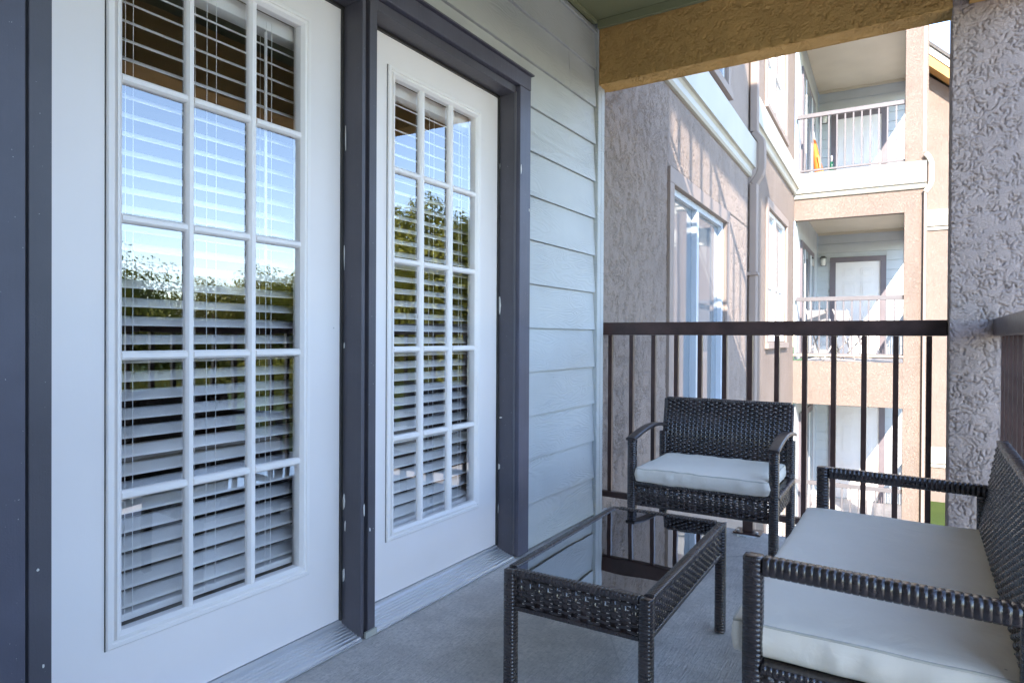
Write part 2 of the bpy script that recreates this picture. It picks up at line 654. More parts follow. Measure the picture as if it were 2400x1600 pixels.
def board(y0, y1, z0, z1, xb=.102, xt=.089):
    m = MB()
    prof = [(.064, z0 + .004), (.090, z0 + .001), (xb, z0), (xb, z0 + .004), (xt, z1), (.064, z1)]
    m.extrude(prof, 'y', y0, y1)
    return m.build('board', 'siding_paint', sid)


Z0 = .0166
for k in range(14):
    a, b = Z0 + .201 * k, Z0 + .201 * (k + 1) - .0012
    b = min(b, 2.665)
    if a > 2.64:
        continue
    if k < 11:
        board(-.5, .4835, max(a, .004), min(b, 2.15))
    if k < 10:
        board(2.545, 3.248, max(a, .004), b)
    elif k == 10:
        board(2.545, 3.248, a, b)
        board(-.5, 2.5435, 2.168, b, .092, .089)
    elif k == 11:
        board(-.5, 2.9415, a, b)
        board(2.9445, 3.248, a, b)
    elif k == 12:
        board(-.5, 1.42, a, b)
        board(1.423, 3.248, a, b)
    else:
        board(-.5, 3.248, a, b)
MB().box(.0625, .114, 3.25, 3.292, 0, 2.70).build('corner_board', 'siding_paint', NB, bevel=.003)

# casings
cas = bpy.data.objects.new('door_casing', None)
COL.objects.link(cas)
cas.parent = NB
MB().box(.060, .108, 2.452, 2.543, .008, 2.085).build('casing_board', 'dark_trim', cas, bevel=.003)
MB().box(.060, .108, .485, .583, .008, 2.085).build('casing_board', 'dark_trim', cas, bevel=.003)
MB().box(.060, .109, .485, 2.544, 2.0865, 2.150).build('casing_board', 'dark_trim', cas, bevel=.003)
MB().extrude([(.064, 2.1515), (.122, 2.1515), (.122, 2.158), (.064, 2.166)], 'y', .48, 2.550).build('drip_cap', 'dark_trim', cas)

# door jambs
jam = bpy.data.objects.new('door_frame', None)
COL.objects.link(jam)
jam.parent = NB
for y0, y1, x1 in ((.5945, .6366, .090), (1.515, 1.5305, .090), (1.5475, 1.581, .091), (2.441, 2.4505, .084)):
    MB().box(-.055, x1, y0, y1, .006, 2.0855).build('jamb', 'jamb_paint', jam, bevel=.002)
MB().box(-.055, .05, 1.531, 1.547, .006, 2.0855).build('jamb', 'jamb_paint', jam)
for y0, y1 in ((.637, 1.5145), (1.5815, 2.4405)):
    MB().box(-.055, .086, y0, y1, 2.052, 2.0853).build('head_jamb', 'jamb_paint', jam, bevel=.002)
    MB().box(.001, .010, y0, y1, 2.042, 2.0515).build('weather_strip', 'lamp_black', jam)
for y0 in (1.506, 2.432):
    MB().box(.001, .009, y0, y0 + .0085, .05, 2.0415).build('weather_strip', 'lamp_black', jam)
# bright caulk line where jamb and casing meet
MB().box(.084, .0885, 2.4445, 2.4515, .02, 2.06).build('caulk_line', 'railing_grey', jam)
# chipped paint on the edges
def chip(c, axis, w, h, seed):
    rnd = random.Random(seed)
    n = 9
    pts = []
    for i in range(n):
        a = 2 * math.pi * i / n
        k = rnd.uniform(.55, 1.0)
        pts.append((w * k * math.cos(a), h * k * math.sin(a)))
    m = MB()
    if axis == 'y':   # lies on a face that looks to -y
        lo = [(c[0] + p[0], c[1], c[2] + p[1]) for p in pts]
        hi = [(p[0], p[1] - .0012, p[2]) for p in lo]
    else:
        lo = [(c[0], c[1] + p[0], c[2] + p[1]) for p in pts]
        hi = [(p[0] + .0012, p[1], p[2]) for p in lo]
    m.add(lo + hi, [tuple(range(n)), tuple(range(n, 2 * n))[::-1]] + [(i, (i + 1) % n, n + (i + 1) % n, n + i) for i in range(n)])
    return m.build('paint_chip', 'paint_chip', jam)


for i, (x, z, w, h) in enumerate(((.006, .44, .006, .035), (.012, .36, .004, .02), (.006, .20, .005, .032), (.004, 1.24, .003, .05), (.005, .95, .004, .012), (.008, 1.62, .002, .05))):
    chip((x + .008, 1.515, z), 'y', w, h, i)
for i, (x, z, w, h) in enumerate(((.012, 1.12, .007, .045), (.010, .40, .012, .016), (.006, .22, .005, .045), (.02, .62, .009, .004), (.008, 1.74, .003, .02))):
    chip((x, 2.441, z), 'y', w, h, 20 + i)
for i, (y, z, w, h) in enumerate(((1.528, .42, .003, .03), (1.555, .35, .003, .008), (2.46, 1.72, .004, .03), (2.53, 1.55, .003, .01), (.61, .5, .004, .004), (.62, .30, .003, .006))):
    chip((.0915 if y < 2 else .1085, y, z), 'x', w, h, 40 + i)

# thresholds: ribbed aluminium sills
for y0, y1 in ((.637, 1.5145), (1.5815, 2.4405)):
    prof = [(-.05, .003), (-.05, .050), (.004, .050), (.006, .040)]
    x, z = .010, .037
    for i in range(6):
        prof += [(x, z), (x + .0075, z - .0015), (x + .0085, z - .0050), (x + .0105, z - .0050)]
        x += .0115
        z -= .0037
    prof += [(.082, .0155), (.092, .0145), (.094, .009), (.100, .008), (.100, .003)]
    MB().extrude(prof, 'y', y0, y1).build('threshold', 'aluminium', NB)
MB().box(.0905, .099, 1.5315, 1.5815, .002, .022).build('sill_block', 'fascia_white', jam)

# doors
def make_door(y0, y1, gy0, gy1, gz0, gz1, vy, hz):
    d = MB()
    oy0, oy1, oz0, oz1 = gy0 - .012, gy1 + .012, gz0 - .012, gz1 + .012
    d.holed(y0, y1, .052, 2.046, -.044, 0.0, [(oy0, oy1, oz0, oz1)])
    door = d.build('door', 'door_white', NB)
    # moulded glazing frame
    m = MB()
    m.frame(gy0 - .036, gy1 + .036, gz0 - .036, gz1 + .036, [(0, -.004), (0, .006), (.003, .009), (.012, .009), (.0145, .005), (.018, .005), (.0215, .0125), (.027, .0125), (.036, .002), (.036, -.022), (.026, -.022), (.02, -.004)])
    m.build('glazing_frame', 'lite_frame_white', door)
    MB().frame(gy0 - .0378, gy1 + .0378, gz0 - .0378, gz1 + .0378, [(0, -.004), (0, .0012), (.0017, .0012), (.0017, -.004)]).build('seam', 'lamp_black', door)
    for a, b in vy:
        c = (a + b) / 2
        w = (b - a) / 2
        mm = MB()
        w *= .86
        prof = [(-.012, c - w), (-.002, c - w), (.002, c - w * .8), (.006, c - w * .5), (.0068, c - w * .45), (.0068, c + w * .45), (.006, c + w * .5), (.002, c + w * .8), (-.002, c + w), (-.012, c + w)]
        mm.extrude(prof, 'z', gz0, gz1).build('muntin', 'lite_frame_white', door)
    seg = [gy0] + [q for p in vy for q in p] + [gy1]
    for c in hz:
        w = .0110
        for i in range(3):
            mm = MB()
            prof = [(-.012, c - w), (-.002, c - w), (.002, c - w * .8), (.0056, c - w * .5), (.0062, c - w * .45), (.0062, c + w * .45), (.0056, c + w * .5), (.002, c + w * .8), (-.002, c + w), (-.012, c + w)]
            mm.extrude(prof, 'y', seg[2 * i] - (.004 if i else 0), seg[2 * i + 1] + (.004 if i < 2 else 0)).build('muntin', 'lite_frame_white', door)
    zs = [gz0] + [q for c in reversed(hz) for q in (c - .0128, c + .0128)] + [gz1]
    for j in range(5):
        for i in range(3):
            MB().box(-.0135, -.0095, seg[2 * i] - .003, seg[2 * i + 1] + .003, zs[2 * j] - .003, zs[2 * j + 1] + .003).build('pane', 'door_glass', door)
    return door


make_door(.6375, 1.513, .820, 1.344, .276, 1.922, ((.978, 1.005), (1.163, 1.193)), (1.590, 1.258, .930, .597))
make_door(1.583, 2.4395, 1.762, 2.262, .284, 1.905, ((1.901, 1.933), (2.078, 2.112)), (1.581, 1.254, .932, .609))

# venetian blinds hung inside the doors
def make_blind(y0, y1, z0, z1, label, wand):
    b = thing('window_blind', label, 'blind', (-.075, (y0 + y1) / 2, z0), 0, 'white blinds inside the doors')
    L = (y1 - y0) / 2
    m = MB()
    n = 6
    prof = []
    for i in range(n + 1):
        t = -1 + 2 * i / n
        prof.append((t * .025, .0022 * (1 - t * t)))
    prof += [(p[0], p[1] - .0016) for p in reversed(prof)]
    m.extrude(prof, 'y', -L, L)
    me = m.mesh('slat', 'blind_white', True)
    p = .0466
    k = 0
    z = .045
    while z < (z1 - z0) - .05:
        use(me, 'slat', b, (0, random.uniform(-.001, .001), z), (0, R(29.5 + random.uniform(-.8, .8)), 0))
        z += p
        k += 1
    MB().box(-.026, .026, -L, L, z1 - z0 - .046, z1 - z0).build('head_rail', 'blind_white', b, bevel=.002)
    MB().box(-.025, .025, -L, L, 0, .019).build('bottom_rail', 'blind_white', b, bevel=.004)
    cord = MB().box(-.0006, .0006, -.0006, .0006, .0, z1 - z0 - .03).mesh('cord', 'blind_white')
    for f in (.055, .085, .115, .43, .475, .735, .765):
        yy = -L + 2 * L * f
        use(cord, 'cord', b, (.027, yy, .01))
        if f in (.085, .43, .765):
            use(cord, 'cord', b, (-.027, yy, .01))
    if wand:
        MB().tube([(.036, -L + 2 * L * wand, z1 - z0 - .06), (.038, -L + 2 * L * wand, .92)], .0045, 6).build('tilt_wand', 'blind_white', b, smooth=True)
    return b


make_blind(.800, 1.425, .272, 1.935, 'white slatted blind behind the glass of the nearer left door', .72)
make_blind(1.742, 2.385, .268, 1.918, 'white slatted blind behind the glass of the farther door by the siding', None)

# dark room behind the doors
room = MB()
room.add([(-.17, .2, 0), (-4, .2, 0), (-4, 3, 0), (-.17, 3, 0)], [(0, 1, 2, 3)])
room.build('room_floor', 'carpet', NB)
room = MB()
room.add([(-.17, .2, 2.5), (-4, .2, 2.5), (-4, 3, 2.5), (-.17, 3, 2.5)], [(0, 1, 2, 3)])
room.add([(-4, .2, 0), (-4, 3, 0), (-4, 3, 2.5), (-4, .2, 2.5)], [(0, 1, 2, 3)])
room.add([(-.17, .2, 0), (-4, .2, 0), (-4, .2, 2.5), (-.17, .2, 2.5)], [(0, 1, 2, 3)])
room.add([(-.17, 3, 0), (-4, 3, 0), (-4, 3, 2.5), (-.17, 3, 2.5)], [(0, 1, 2, 3)])
room.build('room_wall', 'dark_room', NB)

# ceiling, trim strips, stucco beams and posts
MB().box(.064, 2.08, -.5, 3.26, 2.684, 2.76).build('ceiling', 'ceiling_paint', NB)
MB().box(.093, .116, -.5, 3.225, 2.6655, 2.683).build('ceiling_trim', 'ceiling_paint', NB, bevel=.002)
MB().box(.117, 1.74, 3.222, 3.2455, 2.640, 2.683).build('ceiling_trim', 'ceiling_paint', NB, bevel=.002)
grooved_box(.116, 1.715, 3.252, 3.375, 2.345, 2.76, .0042, .0056, 46, ('-y', '-z'), 3).build('beam', 'stucco_beam_warm_bounce', NB, smooth=True)
MB().box(.0640, .1155, 3.293, 3.37, 2.346, 2.76).build('beam_edge', 'stucco_beam_warm_bounce', NB)
MB().box(.0640, .1135, 3.2935, 3.33, 0, 2.345).build('corner_board', 'siding_paint', NB)
grooved_box(1.705, 2.02, 3.25, 3.57, -.2, 2.76, .0036, .0062, 46, ('-y', '-x'), 1).build('column', 'stucco_near_shade_lift', NB, smooth=True)
MB().box(1.705, 2.02, 3.25, 3.57, GZ, -.201).build('column', 'stucco_near_shade_lift', NB)
MB().box(1.705, 1.93, 3.25, 3.57, 2.761, 6.28).build('column', 'stucco_near_shade_lift', NB)
grooved_box(1.76, 2.02, -.2, 3.249, 2.345, 2.76, .013, .0032, 30, ('-x', '-z'), 6).build('beam', 'stucco_beam_warm_bounce', NB, smooth=True)
MB().box(1.705, 2.02, -.6, -.2, GZ, 6.28).build('column', 'stucco_near_shade_lift', NB)
# closing wall behind, storeys above and below
MB().box(.065, 1.704, -.62, -.501, GZ, 6.28).build('wall', 'siding_paint', NB)
MB().box(-.16, .062, -5, 3.29, 2.765, 6.28).build('wall', 'siding_paint', NB)
MB().box(-.16, .062, -5, 3.29, GZ, -.001).build('wall', 'siding_paint', NB)
MB().box(.064, 1.96, -.5, 3.47, 2.762, 3.15).build('floor_slab', 'concrete', NB)
MB().box(.064, 1.704, 3.26, 3.375, 5.50, 6.27).build('beam', 'stucco', NB)
MB().box(1.76, 1.93, -.2, 3.249, 5.50, 6.27).build('beam', 'stucco', NB)
MB().box(-.5, 2.25, -5, 3.66, 6.285, 6.37).build('roof', 'roof_shingle', NB)
MB().box(-.16, .064, -.6195, -.5005, GZ, 6.28).build('wall', 'siding_paint', NB)


def railing(root, p0, p1, ztop, zbot, n, mat, top=(.05, .07), bw=.022, first=None, pitch=None):
    """rail along x (local) from p0 to p1 at y=0"""
    MB().box(p0, p1, -top[0] / 2, top[0] / 2, ztop - top[1], ztop).build('top_rail', mat, root, bevel=.006)
    MB().box(p0, p1, -.016, .016, zbot, zbot + .032).build('bottom_rail', mat, root, bevel=.003)
    bal = MB().box(-bw / 2, bw / 2, -bw / 2, bw / 2, zbot + .0325, ztop - top[1] - .0005).mesh('baluster', mat)
    f = p0 + (p1 - p0) / (n + 1) if first is None else first
    pt = (p1 - p0) / (n + 1) if pitch is None else pitch
    for i in range(n):
        use(bal, 'baluster', root, (f + i * pt, 0, 0))


ur = bpy.data.objects.new('upper_railing', None)
COL.objects.link(ur)
ur.parent = NB
ur.location = (0, 3.42, 3.15)
railing(ur, .064, 1.704, 1.06, .08, 13, 'railing_paint', first=.12, pitch=.1265)

# front railing
fr = thing('balcony_railing', 'dark brown metal railing behind the wicker chair, from siding to stucco post', 'railing', (0, 3.42, 0), 0)
railing(fr, .0635, 1.704, 1.064, .081, 13, 'railing_paint', first=.121, pitch=.1263)
MB().box(.852, .902, -.025, .025, .0105, .0805).build('support_post', 'railing_paint', fr, bevel=.003)
MB().box(.812, .942, -.05, .05, .002, .010).build('base_plate', 'railing_paint', fr, bevel=.002)
for dx in (-.045, .045):
    MB().tube([(.877 + dx, -.03, .0102), (.877 + dx, -.03, .02)], .008, 6).build('bolt', 'aluminium', fr)
# splash of old caulk in front of the plate, lying on the slab
mb = MB()
rnd = random.Random(5)
pts = [(.875 + .055 * rnd.uniform(.6, 1.1) * math.cos(a), 3.345 + .022 * rnd.uniform(.5, 1.2) * math.sin(a)) for a in [i * math.pi / 8 for i in range(16)]]
mb.extrude(pts, 'z', .0005, .004)
tag(mb.build('caulk_patch', 'caulk'), 'pale smear of caulk on the floor below the railing foot', 'caulk patch')
# side railing
sr = thing('balcony_railing', 'dark brown railing running behind the sofa on the open right side', 'railing', (1.875, -.19, 0), R(90))
railing(sr, 0, 3.435, 1.064, .081, 26, 'railing_paint', first=.10, pitch=.1263)

# ------------------------------------------------------------------ wicker furniture
def seat(name, label, W, D, loc, rz, arms):
    """local: front looks to -y, width along x"""
    t = thing(name, label, 'sofa' if W > .8 else 'chair', loc, rz)
    hw, hd, p = W / 2, D / 2, .035
    za, zr, sf, sb = .565, .548, .365, .268
    for sx in (-1, 1):
        x = sx * (hw - p / 2)
        MB().wrapped((x, -hd + p / 2, 0), (x, -hd + p / 2, za - (.026 if arms == 'resin' else .0)), p, up=(0, 1, 0)).build('leg', 'resin_wicker', t, smooth=True)
        MB().wrapped((x, hd - p / 2, 0), (x, hd - p / 2, zr - .02), p, up=(0, 1, 0)).build('leg', 'resin_wicker', t, smooth=True)
        if arms == 'resin':
            pts, N = [], 14
            for i in range(N + 1):
                k = i / N
                y = -hd - .004 + (2 * hd + .012) * k
                z = za - .024 + .040 * math.sin(math.pi * min(1, k * .80 + .02)) - .010 * k
                pts.append((x, y, z))
            m = MB()
            prof = [(-.021, -.006), (-.021, .003), (-.016, .008), (.016, .008), (.021, .003), (.021, -.006)]
            m.sweep(pts, lambda i: prof)
            m.build('arm', 'arm_resin', t, smooth=True, bevel=.001)
        else:
            MB().wrapped((x, -hd + p + .001, za - .017), (x, hd + .028, za - .024), p * .98, .0125, w2=.034).build('arm', 'resin_wicker', t, smooth=True)
        # side apron
        if sx < 0:
            m = MB().weave((x, hd - p, sb), (0, -1, 0), (0, 0, 1), D - 2 * p, sf - sb - .01, .019, .0095)
        else:
            m = MB().weave((x, -hd + p, sb), (0, 1, 0), (0, 0, 1), D - 2 * p, sf - sb - .01, .019, .0095)
        m.build('side_apron', 'resin_wicker', t, smooth=True, kind='stuff')
        MB().wrapped((x, -hd + p, sf - .009), (x, hd - p, sf - .009), .040, .0105, w2=.018).build('seat_rim', 'resin_wicker', t, smooth=True)
    x0 = -hw + p
    MB().weave((x0, -hd + .012, sb), (1, 0, 0), (0, 0, 1), W - 2 * p, sf - sb - .01, .024, .0095).build('front_apron', 'resin_wicker', t, smooth=True, kind='stuff')
    MB().wrapped((x0, -hd + .02, sf - .009), (-x0, -hd + .02, sf - .009), .036, .0105, w2=.018).build('seat_rim', 'resin_wicker', t, smooth=True)
    MB().wrapped((x0, -hd + .014, sb - .002), (-x0, -hd + .014, sb - .002), .012, .0105).build('apron_edge', 'resin_wicker', t, smooth=True)
    MB().box(x0, -x0, -hd + .04, hd - .02, sf - .022, sf - .008).build('seat_deck', 'resin_wicker', t)
    # backrest, leaning back a little
    ln = .055
    a = Vector((x0 - .012, hd - .040, sf - .005))
    vdir = Vector((0, ln, .69 - sf + .005))
    hgt = vdir.length
    wb = W - 2 * p + .024
    MB().weave(a, (1, 0, 0), vdir, wb, hgt - .012, .0205, .0095, .0034, .90).build('backrest', 'resin_wicker', t, smooth=True, kind='stuff')
    vn = vdir.normalized()
    back = Vector((0, .018, 0))
    MB().weave(a + back, (1, 0, 0), vdir, wb, hgt - .012, .0205, .0095, .0034, .90).build('back_lining', 'resin_wicker', t, smooth=True, kind='stuff')
    top = a + vn * (hgt - .006) + back * .5
    MB().wrapped(top, top + Vector((wb, 0, 0)), .028, .0105, w2=.016).build('back_rim', 'resin_wicker', t, smooth=True)
    for q in (0, wb):
        e = a + Vector((q, 0, 0)) + back * .5
        MB().wrapped(e, e + vn * (hgt - .006), .016, .0105, w2=.026, up=(1, 0, 0)).build('back_rim', 'resin_wicker', t, smooth=True)
    return t


def cushion(name, label, W, D, T, loc, rz, seed):
    mb = MB()
    nx, ny, nz = int(W / .016), int(D / .016), 8
    r = .011
    idx = {}
    vs = []
    def pt(i, j, k):
        key = (i, j, k)
        if key in idx:
            return idx[key]
        p = Vector((-W / 2 + W * i / nx, -D / 2 + D * j / ny, T * k / nz))
        q = Vector((max(-W / 2 + r, min(W / 2 - r, p.x)), max(-D / 2 + r, min(D / 2 - r, p.y)), max(r, min(T - r, p.z))))
        d = p - q
        if d.length > 1e-6:
            p = q + d.normalized() * r
        ex = max(0, 1 - (2 * abs(p.x) / W) ** 6) * max(0, 1 - (2 * abs(p.y) / D) ** 6)
        up = (p.z / T - .5)
        nn = noise.noise(Vector((p.x * 5 + seed, p.y * 5, 0)))
        wr = noise.noise(Vector((p.x * 22 + seed, p.y * 9 + 3, p.z * 4)))
        edge = math.exp(-((D / 2 - abs(p.y)) / .07) ** 2) + math.exp(-((W / 2 - abs(p.x)) / .07) ** 2)
        p.z += up * (.012 * ex + .006 * nn) + up * wr * .008 * min(1, edge)
        side = 1 - 2 * abs(up)
        bul = .005 * side
        wf = noise.noise(Vector((p.x * 30 + seed, p.y * 30 + 5, p.z * 6)))
        if abs(p.y) > D / 2 - r:
            p.y += math.copysign(bul + wf * .013 * side, p.y)
        if abs(p.x) > W / 2 - r:
            p.x += math.copysign(bul + wf * .013 * side, p.x)
        idx[key] = len(vs)
        vs.append(p)
        return idx[key]
    fs = []
    for i in range(nx):
        for j in range(ny):
            fs.append((pt(i, j, nz), pt(i + 1, j, nz), pt(i + 1, j + 1, nz), pt(i, j + 1, nz)))
            fs.append((pt(i, j + 1, 0), pt(i + 1, j + 1, 0), pt(i + 1, j, 0), pt(i, j, 0)))
    for k in range(nz):
        for i in range(nx):
            fs.append((pt(i, 0, k), pt(i + 1, 0, k), pt(i + 1, 0, k + 1), pt(i, 0, k + 1)))
            fs.append((pt(i + 1, ny, k), pt(i, ny, k), pt(i, ny, k + 1), pt(i + 1, ny, k + 1)))
        for j in range(ny):
            fs.append((pt(0, j + 1, k), pt(0, j, k), pt(0, j, k + 1), pt(0, j + 1, k + 1)))
            fs.append((pt(nx, j, k), pt(nx, j + 1, k), pt(nx, j + 1, k + 1), pt(nx, j, k + 1)))
    t = thing(name, label, 'cushion', loc, rz)
    mb.add(vs, fs).build('cover', 'cushion_fabric', t, smooth=True)
    # sewn edge
    path = []
    loop = []
    for i in range(nx + 1):
        loop.append((i, 0))
    for j in range(1, ny + 1):
        loop.append((nx, j))
    for i in range(nx - 1, -1, -1):
        loop.append((i, ny))
    for j in range(ny - 1, 0, -1):
        loop.append((0, j))
    for i, j in loop + [loop[0]]:
        a = Vector(vs[idx[(i, j, nz)]])
        a.z -= .0018
        path.append(a)
    MB().tube(path, .0030, 6).build('piping', 'piping_fabric', t, smooth=True)
    return t


seat('wicker_chair', 'dark wicker armchair with curved smooth arms in front of the railing', .612, .46, (.838, 2.885, 0), R(1.0), 'resin')
cushion('chair_cushion', 'pale cushion on the small armchair by the railing', .535, .44, .062, (.842, 2.862, .3655), R(1.0), 3)
seat('wicker_sofa', 'dark wicker two seat sofa with wrapped straight arms at the right', 1.06, .46, (1.555, 1.82, 0), R(-90), 'wicker')
cushion('sofa_cushion', 'long pale cushion lying on the wicker sofa', 1.0, .475, .068, (1.538, 1.815, .3655), R(-90), 11)

# coffee table
tb = thing('coffee_table', 'low wicker coffee table with black glass top', 'table', (.872, 1.835, 0), R(1.3))
tw, tl, zt, p = .405, .765, .37, .032
for sx in (-1, 1):
    for sy in (-1, 1):
        MB().wrapped((sx * (tw / 2 - p / 2), sy * (tl / 2 - p / 2), .004), (sx * (tw / 2 - p / 2), sy * (tl / 2 - p / 2), zt - .004), p, .0095, up=(0, 1, 0)).build('leg', 'resin_wicker', tb, smooth=True)
for sx in (-1, 1):
    x = sx * (tw / 2 - .012)
    m = MB().weave((x, -tl / 2 + p, .272) if sx > 0 else (x, tl / 2 - p, .272), (0, sx, 0), (0, 0, 1), tl - 2 * p, .085, .0195, .0095)
    m.build('side_apron', 'resin_wicker', tb, smooth=True, kind='stuff')
    MB().wrapped((sx * (tw / 2 - .013), -tl / 2 + p, zt - .009), (sx * (tw / 2 - .013), tl / 2 - p, zt - .009), .026, .0105, w2=.018).build('top_rim', 'resin_wicker', tb, smooth=True)
    y = sx * (tl / 2 - .012)
    m = MB().weave((-tw / 2 + p, y, .272) if sx < 0 else (tw / 2 - p, y, .272), (-sx, 0, 0), (0, 0, 1), tw - 2 * p, .085, .0255, .0095)
    m.build('end_apron', 'resin_wicker', tb, smooth=True, kind='stuff')
    MB().wrapped((-tw / 2 + p, sx * (tl / 2 - .013), zt - .009), (tw / 2 - p, sx * (tl / 2 - .013), zt - .009), .026, .0105, w2=.018).build('top_rim', 'resin_wicker', tb, smooth=True)
    MB().wrapped((-tw / 2 + p, y, .268), (tw / 2 - p, y, .268), .012, .0105).build('apron_edge', 'resin_wicker', tb, smooth=True)
    MB().wrapped((x, -tl / 2 + p, .268), (x, tl / 2 - p, .268), .012, .0105).build('apron_edge', 'resin_wicker', tb, smooth=True)
MB().box(-tw / 2 + .027, tw / 2 - .027, -tl / 2 + .027, tl / 2 - .027, zt - .010, zt - .004).build('glass_top', 'table_glass', tb)
MB().box(-tw / 2 + .03, tw / 2 - .03, -tl / 2 + .03, tl / 2 - .03, zt - .020, zt - .014).build('under_board', 'lamp_black', tb)

# ------------------------------------------------------------------ far building (its own frame, turned 2.2 degrees)
PH = R(2.2)
FO = (.06, 3.5, 0)
FB = thing('apartment_building', 'tan stucco apartment building with three stacked balconies beyond the railing', 'building', FO, PH)
LV = (-2.48, .62, 3.72)


def window(root, u0, u1, z0, z1, zm, sash='sash_white', trim=True):
    """window in the plane x=0 looking to +x: frame, mullion, four panes"""
    w = MB().frame(u0, u1, z0, z1, [(0, -.10), (0, -.015), (.045, -.02), (.045, -.10)]).build('window', sash, root)
    um = u0 + (u1 - u0) * .46
    MB().box(-.09, -.012, um - .035, um + .035, z0 + .0455, z1 - .0455).build('mullion', sash, w)
    for a, b in ((u0 + .046, um - .036), (um + .036, u1 - .046)):
        MB().box(-.085, -.04, a, b, zm - .02, zm + .02).build('meeting_rail', sash, w)
        MB().box(-.072, -.066, a, b, z0 + .046, zm - .0205).build('pane', 'far_pane', w)
        MB().box(-.062, -.056, a, b, zm + .0205, z1 - .046).build('pane', 'far_pane', w)
    if trim:
        MB().box(.001, .030, u0 - .11, u1 + .11, z1 + .001, z1 + .115).build('window_head', 'stucco_smooth', w, bevel=.004)
        MB().box(.001, .030, u0 - .11, u0 - .001, z0 - .02, z1).build('window_trim', 'stucco_smooth', w, bevel=.004)
        MB().box(.001, .030, u1 + .001, u1 + .11, z0 - .02, z1).build('window_trim', 'stucco_smooth', w, bevel=.004)
        MB().box(.001, .05, u0 - .13, u1 + .13, z0 - .10, z0 - .021).build('window_sill', 'stucco_smooth', w, bevel=.004)


W1 = [(1.258, 3.10, .32, 2.12), (1.258, 3.10, 3.46, 5.26), (1.258, 3.10, GZ + .2, -.98)]
W2 = [(5.66, 7.44, .94, 2.72), (5.50, 7.28, 4.06, 5.85), (5.66, 7.44, -2.16, -.38)]
MB().holed(-.2, 4.40, GZ, 6.6, -.25, 0, W1).build('wall', 'stucco_rough_shade_lift', FB)
MB().holed(4.4005, 8.50, GZ, 9.2, -.25, 0, W2).build('wall', 'stucco', FB)
# dashed stucco coat on the part of the wall next to the balcony
def coat(y0, y1, z0, z1, step, depth, freq, seed):
    nu, nv = int((y1 - y0) / step), int((z1 - z0) / step)
    vs, fs = [], []
    for j in range(nv + 1):
        for i in range(nu + 1):
            y, z = y0 + (y1 - y0) * i / nu, z0 + (z1 - z0) * j / nv
            q = Vector((seed, y * freq, z * freq * .8))
            a = noise.noise(q) + .4 * noise.noise(q * 2.3)
            m = min(1.0, max(0.0, .65 + 1.6 * noise.noise(q * .35)))
            g = m * max(0.0, 1 - (a / .22) ** 2)
            e = 0 if i in (0, nu) or j in (0, nv) else 1
            vs.append((.0015 + e * (.0095 - depth * g + .0012 * noise.noise(q * 3.7)), y, z))
    for j in range(nv):
        for i in range(nu):
            k = j * (nu + 1) + i
            fs.append((k, k + 1, k + nu + 2, k + nu + 1))
    MB().add(vs, fs).build('stucco_coat', 'stucco_rough_shade_lift', FB, smooth=True)


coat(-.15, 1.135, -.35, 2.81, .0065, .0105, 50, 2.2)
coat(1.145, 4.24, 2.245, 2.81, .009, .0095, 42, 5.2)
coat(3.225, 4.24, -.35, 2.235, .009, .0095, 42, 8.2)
for h in W1:
    window(FB, *h, (h[2] + h[3]) / 2 - .14, 'sash_blue')
for h in W2:
    window(FB, *h, (h[2] + h[3]) / 2 - .13, 'sash_white')
for h in W1 + W2:
    MB().box(-.40, -.26, h[0] - .1, h[1] + .1, h[2] - .1, h[3] + .1).build('room_backing', 'far_siding', FB)


def fascia(y0, y1, zt):
    MB().extrude([(.001, zt - .31), (.085, zt - .31), (.09, zt - .02), (.075, zt), (.001, zt + .01)], 'y', y0, y1).build('fascia', 'fascia_white', FB)
    MB().extrude([(.001, zt - .405), (.030, zt - .405), (.045, zt - .385), (.045, zt - .335), (.06, zt - .3105), (.001, zt - .3105)], 'y', y0, y1).build('molding', 'fascia_white', FB)


fascia(-.2, 4.30, 3.23)
fascia(4.36, 8.415, 3.81)
# front fascia of the third floor balcony and its moulding
FU = 8.50
MB().extrude([(FU - .001, 3.42), (FU - .085, 3.42), (FU - .09, 3.73), (FU - .075, 3.75), (FU - .001, 3.76)], 'x', 0.0, 1.90).build('fascia', 'fascia_white', FB)
MB().extrude([(FU - .001, 3.335), (FU - .03, 3.335), (FU - .045, 3.355), (FU - .045, 3.395), (FU - .06, 3.419), (FU - .001, 3.419)], 'x', 0.0, 1.90).build('molding', 'fascia_white', FB)
# downspouts
def spout(path, w, d, mat='stucco_smooth'):
    m = MB()
    c = .75
    prof = [(w, d * c), (w * c, d), (-w * c, d), (-w, d * c), (-w, -d * c), (-w * c, -d), (w * c, -d), (w, -d * c)]
    m.sweep(path, lambda i: prof, up=(0, 1, 0))
    return m.build('downspout', mat, FB)


spout([(.06, 4.33, 9.0), (.06, 4.33, 3.34)], .045, .05)
spout([(.06, 4.33, 3.339), (.14, 4.33, 3.22), (.145, 4.33, 3.15), (.145, 4.33, 2.92), (.125, 4.33, 2.84), (.06, 4.33, 2.742)], .042, .047)
spout([(.06, 4.33, 2.741), (.06, 4.33, GZ)], .045, .05)
MB().box(.001, .12, 4.26, 4.40, 1.70, 1.735).build('pipe_strap', 'stucco_smooth', FB)
spout([(1.87, FU + .03, 9.0), (1.87, FU + .03, 3.90)], .03, .035)
spout([(1.885, FU - .045, 3.86), (1.93, FU - .05, 3.80), (1.965, FU - .05, 3.70), (1.965, FU - .05, 3.42), (1.93, FU - .05, 3.33), (1.885, FU - .045, 3.27)], .035, .035, 'fascia_white')
spout([(1.885, FU - .040, 3.265), (1.885, FU - .040, GZ)], .02, .03)

